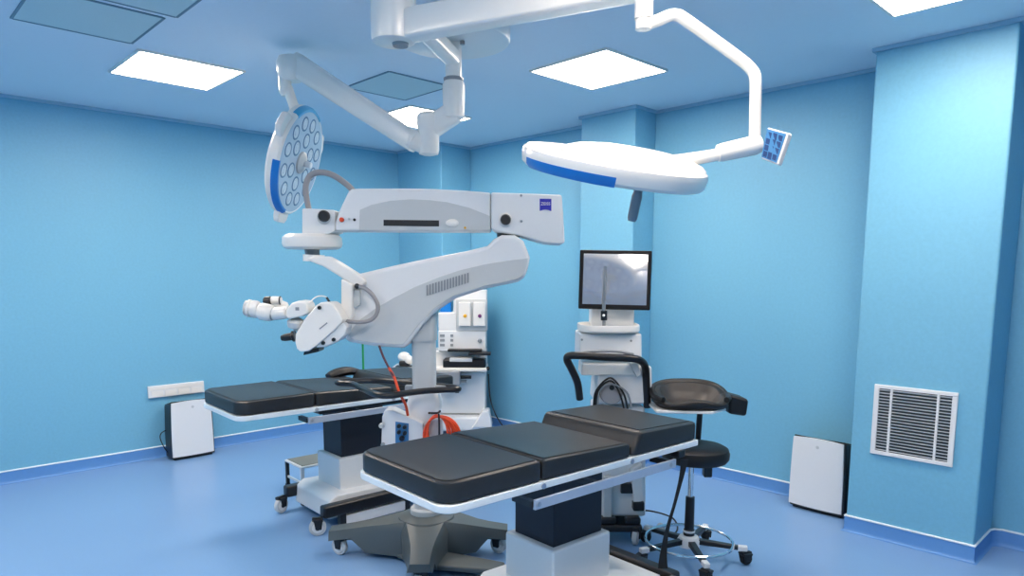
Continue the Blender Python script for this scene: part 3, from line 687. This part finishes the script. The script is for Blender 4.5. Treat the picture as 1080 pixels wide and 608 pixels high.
barrel((296.5, 317.3), (295, 317.3), -.19, ((.019, 0), (.0225, .2), (.0225, .8), (.019, 1)), 'eyepiece_ring', BLACK)
MB().tube([L(326, 320.5, DS-.22), L(331, 315, DS-.22), L(337, 312.5, DS-.22), L(344, 313.5, DS-.22), L(347, 318, DS-.22)], .0032, 8).build('thin_lead', WHITE, t)
MB().cyl(L(344.5, 314, DS-.222), L(347.6, 319, DS-.222), .006).build('lead_plug', BLACK, t)
# orange lead from the arm to the connector box
MB().tube([L(400, 365, DS-.12), L(404, 376, DS-.14), L(410, 388, DS-.16), L(415, 397, DS-.17)], .006, 8).build('dark_lead', mat('dark_red_lead', (92, 46, 60), .5), t)
MB().tube([L(410, 388, DS-.161), L(416, 399, DS-.17), L(420, 411, DS-.2), L(424, 420, DS-.2), L(428, 428, DS-.16), L(430, 438, DS-.11)], .0075, 8).build('orange_lead', ORANGE, t)

# orange coil hung on the hook
hk = at(461, 438, DS-.13)
t = thing('cable_coil', 'coiled orange cable hanging on the hook of the microscope column', 'cable', (hk.x, hk.y, hk.z), YV)
for i in range(6):
    w = .052+.009*i; h = .17+.012*i; dx = -.004+.003*i; zo = -.002-.001*i
    pts = [V((dx+w*math.sin(a)*(1.15 if math.sin(a) > 0 else .85), -.012+.006*(i % 3)+.01*math.cos(a*2+i), zo-.5*h+.5*h*math.cos(a)*(1.0))) for a in [2*PI*j/20 for j in range(20)]]
    MB().tube(pts, .0062, 8, True, 2).build('cable_loop', ORANGE, t)
MB().tube([V((.012, -.03, .012)), V((.014, -.034, -.05)), V((.012, -.03, -.18))], .005, 8).build('tie', BLACK, t)

# ------------------------------------------------------------------ ceiling mount and the two surgical lamps
mx_, my_ = 3.262, -2.296
DM = (V((mx_, my_, 0))-CAM).dot(FH)
t = thing('ceiling_mount', 'round white ceiling mount that carries the two surgical lamps', 'lamp mount', (mx_, my_, H), YV)
MB().lathe([(.0, -.0005), (.285, -.0005), (.292, -.01), (.292, -.062), (.286, -.074), (.27, -.08), (.06, -.082), (.0, -.082)], n=56).build('cover', WHITE2, t)
zS0 = at(482, 84, DM).z; zS1 = at(480, 126, DM).z
MB().cyl((0, 0, -.082), (0, 0, zS0-H), .042).build('spindle', WHITE, t)
MB().lathe([(.044, 0), (.052, .004), (.052, .016), (.044, .02)], (0, 0, zS0-H-.01)).build('spindle_ring', MGREY, t)
MB().lathe([(.04, zS1-H), (.055, zS1-H+.01), (.058, zS0-H-.03), (.05, zS0-H-.01)]).build('lower_sleeve', WHITE, t)
for sx_ in (-1, 1): MB().cyl((sx_*.05, -.05, -.084), (sx_*.05, -.05, -.1), .012).build('bolt', MGREY, t)

def beam(a, b, w, h, w2=None, h2=None, r=.3, n=16):
    """rounded-rectangular beam between two world points"""
    a, b = V(a), V(b); d = (b-a).normalized(); s_ = d.cross(UP).normalized(); u_ = s_.cross(d); rr = []
    for p, ww, hh in ((a, w, h), (b, w2 or w, h2 or h)):
        ring = []
        for q in rrect(-ww/2, ww/2, -hh/2, hh/2, min(ww, hh)*r, 4): ring.append(p + s_*q.x + u_*q.y)
        rr.append(ring)
    return MB().rings(rr)
def make_head(parent, M, accents, Rr=.305, rails=(180, 62, -62), hx=0, ox=0):
    Q = Rr-.012-ox*.9
    hd = MB().lathe([(0, -.016), (Q*.90, -.016), (Q*.975, -.010), (Q, .004), (Q*.985, .020), (Q*.93, .032), (Q*.78, .044), (Q*.5, .055), (0, .060)], (ox, 0, 0), n=72).xf(M).build('light_head', WHITE, parent)
    def sub(mb, name, material, **k): return mb.xf(M).build(name, material, hd, **k)
    # lower rim layer with a shadow gap, lens plate
    sub(MB().lathe([(Rr*.90, .014), (Rr*.955, .018), (Rr*.99, .010), (Rr, -.008), (Rr*.985, -.036), (Rr*.95, -.046), (Rr*.90, -.044)], n=72, hole=True), 'rim', WHITE)
    sub(MB().lathe([(0, -.046), (Rr*.925, -.046), (Rr*.93, -.043), (Rr*.93, -.02), (0, -.02)], n=72), 'lens_plate', LENSP)
    spots = []
    for rad, cnt, off, lr in ((.122, 6, 0, .036), (.215, 12, .15, .034)):
        for j in range(cnt): a = 2*PI*j/cnt+off; spots.append((rad*math.cos(a)*Rr/.305, rad*math.sin(a)*Rr/.305, lr))
    for x, y, lr in spots:
        sub(MB().lathe([(.0, -.0500), (lr*.45, -.0496), (lr*.5, -.0475), (lr*.62, -.0475), (lr*.7, -.0492), (lr*.9, -.0485), (lr*.95, -.045)], (x, y, 0), n=18), 'lens', LENS)
        sub(MB().lathe([(lr*.95, -.0455), (lr*.95, -.0485), (lr*1.16, -.0485), (lr*1.2, -.0455)], (x, y, 0), n=18, hole=True), 'lens_ring', LENSD)
    sub(MB().lathe([(.062, -.045), (.06, -.056), (.045, -.066), (.03, -.07), (.0, -.07)], (hx, 0, 0), n=28), 'handle_socket', GREY)
    hz = 1 if hx else .35
    sub(MB().lathe([(.015, -.068), (.016, -.068-.022*hz), (.0185, -.068-.032*hz), (.0175, -.068-.107*hz), (.013, -.068-.118*hz), (.0, -.068-.12*hz)], (hx, 0, 0), n=20), 'handle', MGREY if hx else WHITE2)
    # blue accent bands on the rim
    for a0, a1, m_ in accents:
        rr = []
        for j in range(25):
            a = R(a0+(a1-a0)*j/24); c_, s_ = math.cos(a), math.sin(a)
            rr.append([V((c_*q, s_*q, z)) for q, z in ((Rr*.985, -.017), (Rr*1.0015, -.017), (Rr*.992, -.036), (Rr*.955, -.049), (Rr*.91, -.049), (Rr*.91, -.045))])
        sub(MB().rings(rr), 'accent_band', m_)
    # grip rails
    for ac in rails:
        pts = [V(((Rr+.006+.034*math.sin(PI*j/10))*math.cos(R(ac-22+4.4*j)), (Rr+.006+.034*math.sin(PI*j/10))*math.sin(R(ac-22+4.4*j)), .018)) for j in range(11)]
        if ac == 999: pass
        else:
            a = R(ac); sub(MB().prism([V((-.02, -.075, -.03)), V((.035, -.06, -.03)), V((.055, -.04, -.03)), V((.055, .04, -.03)), V((.035, .06, -.03)), V((-.02, .075, -.03))], (0, 0, .035)).xf(Matrix.Rotation(a, 4, 'Z') @ Matrix.Translation((Rr-.005, 0, 0))), 'grip', WHITE, bevel=.008)
    return hd
# --- right-hand lamp
DL = 2.42
hc = at(648, 171.5, DL)
t1 = thing('surgical_lamp', 'large white surgical lamp hanging at right, tilted to show its domed back', 'surgical lamp', (hc.x, hc.y, hc.z), YV, 'ceiling surgical lamps')
def wb(mb, name, material, parent, **k): return mb.build(name, material, parent, world=True, **k)
DJ = 2.93
j0 = at(415, 46, DJ); zj = j0.z
# extension arm from the spindle to the joint
ze = at(479, 62, DM).z
wb(beam(V((mx_, my_, ze)), V((j0.x, j0.y, ze+.01)), .075, .085), 'extension_arm', WHITE, t1)
wb(MB().lathe([(.074, 0), (.086, .006), (.088, .02), (.088, .155), (.084, .16), (.094, .168), (.094, ze-zj+.05), (.08, ze-zj+.06)], (j0.x, j0.y, zj)), 'arm_joint', WHITE, t1)
wb(MB().lathe([(.03, -.012), (.034, 0.0)], (j0.x+.02, j0.y+.02, zj)), 'joint_cap', MGREY, t1)
e0, e1 = at(420, 29, DJ), at(690, -22, 2.40)
wb(beam(e0, e1, .085, .115, .085, .105, r=.16), 'spring_arm', WHITE, t1, ang=50)
d1 = at(679, 12, 2.40)
wb(MB().lathe([(.03, -.012), (.030, .10), (.034, .16), (.034, .22)], (d1.x, d1.y, at(679, 16, 2.40).z)), 'drop_tube', WHITE, t1)
wb(MB().lathe([(.018, -.002), (.026, .0), (.027, .04), (.022, .05)], (d1.x, d1.y, at(679, 31, 2.40).z)), 'swivel_collar', WHITE, t1)
wb(MB().tube([at(680, 26, 2.40), at(694, 21.5, 2.40), at(706, 16.5, 2.40), at(714, 16, 2.40), at(722, 20, 2.40), at(750, 40, 2.41), at(780, 62, 2.42), at(791, 71.5, 2.42), at(796, 80, 2.42), at(797, 92, 2.42), at(796.5, 120, 2.42), at(796, 148, 2.42)], .0195, 14, smooth=4), 'cardan_arm', WHITE, t1)
blk = wb(MB().lathe([(.018, 0), (.028, .004), (.031, .02), (.033, .13), (.028, .15), (.02, .155)], at(756, 162, 2.42), at(800, 152.5, 2.42)-at(756, 162, 2.42)), 'control_block', WHITE, t1)
kp = [at(802, 167, 2.40), at(808.5, 134, 2.40), at(831, 140, 2.34), at(819.5, 174, 2.34)]
nk = (kp[1]-kp[0]).cross(kp[3]-kp[0]).normalized(); nk = nk if nk.dot(CAM-kp[0]) > 0 else -nk
wb(MB().prism([p-nk*.002 for p in kp], -nk*.026), 'panel_housing', WHITE, t1, bevel=.006)
cen = sum(kp, V())/4
kb = wb(MB().prism([cen+(p-cen)*.9 for p in kp], nk*.0015), 'keypad', KEY, t1)
for i in range(3):
    for j in range(4):
        u, v = .16+.27*i+.07, .12+.2*j+.06
        c_ = kp[0]*(1-u)*(1-v)+kp[3]*u*(1-v)+kp[1]*(1-u)*v+kp[2]*u*v
        ex, ey = (kp[3]-kp[0]).normalized()*.0085, (kp[1]-kp[0]).normalized()*(.009 if i != 1 else .011)
        wb(MB().prism([c_+nk*.0012-ex-ey, c_+nk*.0012+ex-ey, c_+nk*.0012+ex+ey, c_+nk*.0012-ex+ey], nk*.0018), 'key', KEYD, kb)
wb(MB().tube([at(768, 160.5, 2.42), at(750, 164.5, 2.42), at(725, 168.5, 2.42), at(700, 172, 2.42), at(680, 176, 2.42)], lambda u: .02+.004*u, 14), 'head_yoke', WHITE, t1)
RV, UV, TV = V((1, 0, 0)), V((0, 0, 1)), V((0, -1, 0))     # right, up, toward the camera in local axes
def head_matrix(zax, xax):
    z = zax.normalized(); x = (xax - z*xax.dot(z)).normalized(); y = z.cross(x)
    return Matrix((x, y, z)).transposed().to_4x4()
th = R(8.7); tau = R(14.5)
z1 = (RV*math.sin(th)+UV*math.cos(th))*math.cos(tau) + TV*math.sin(tau)
make_head(t1, head_matrix(z1, RV*math.cos(th)-UV*math.sin(th)), ((200, 266, BLUE),), .318, (), .10, .06)
# --- left-hand lamp
DL2 = 3.98
hc = at(309, 169, DL2)
t2 = thing('surgical_lamp', 'white surgical lamp at left, its round face of lenses turned sideways', 'surgical lamp', (hc.x, hc.y, hc.z), YV, 'ceiling surgical lamps')
k2 = at(452, 157, DM+.02)
wb(beam(at(480, 118, DM), at(456, 134, DM+.02), .085, .11), 'extension_arm', WHITE, t2, ang=50)
wb(MB().lathe([(.03, 0), (.05, .006), (.056, .03), (.056, .14), (.06, .15), (.06, .20), (.045, .215)], (k2.x, k2.y, at(452, 164, DM+.02).z)), 'arm_joint', WHITE, t2)
wb(beam(at(456, 155, DM+.02), at(432, 146, DM+.02), .085, .10), 'arm_root', WHITE, t2, ang=50)
wb(beam(at(438, 151, DM+.02), at(312, 68, DL2), .095, .10, .11, .125), 'spring_arm', WHITE, t2, ang=50)
q = at(308, 72, DL2)
wb(MB().lathe([(.045, -.07), (.07, -.05), (.082, -.02), (.082, .03), (.07, .055), (.04, .065)], q), 'yoke_joint', WHITE, t2)
wb(MB().lathe([(.022, -.012), (.03, .0), (.034, .02), (.034, .17), (.03, .18)], at(301, 99, DL2)), 'drop_tube', WHITE, t2)
wb(MB().tube([at(303, 92, DL2), at(306.5, 102, DL2), at(310, 112, DL2), at(312, 122, DL2)], .028, 12), 'head_yoke', WHITE, t2)
al = R(87)
nf = TV*math.cos(al) + (RV*.955-UV*.295)*math.sin(al)
make_head(t2, head_matrix(-nf, RV*.29+UV*.957), ((188, 262, BLUE), (-42, 24, TEAL)))

# ------------------------------------------------------------------ render look
w = bpy.data.worlds.new('world'); S.world = w; w.use_nodes = True
w.node_tree.nodes['Background'].inputs[0].default_value = (.5, .6, .7, 1); w.node_tree.nodes['Background'].inputs[1].default_value = .2
S.view_settings.view_transform = 'Standard'; S.view_settings.look = 'None'
S.view_settings.gamma = 1; S.view_settings.use_curve_mapping = False
S.view_settings.exposure = 1.22
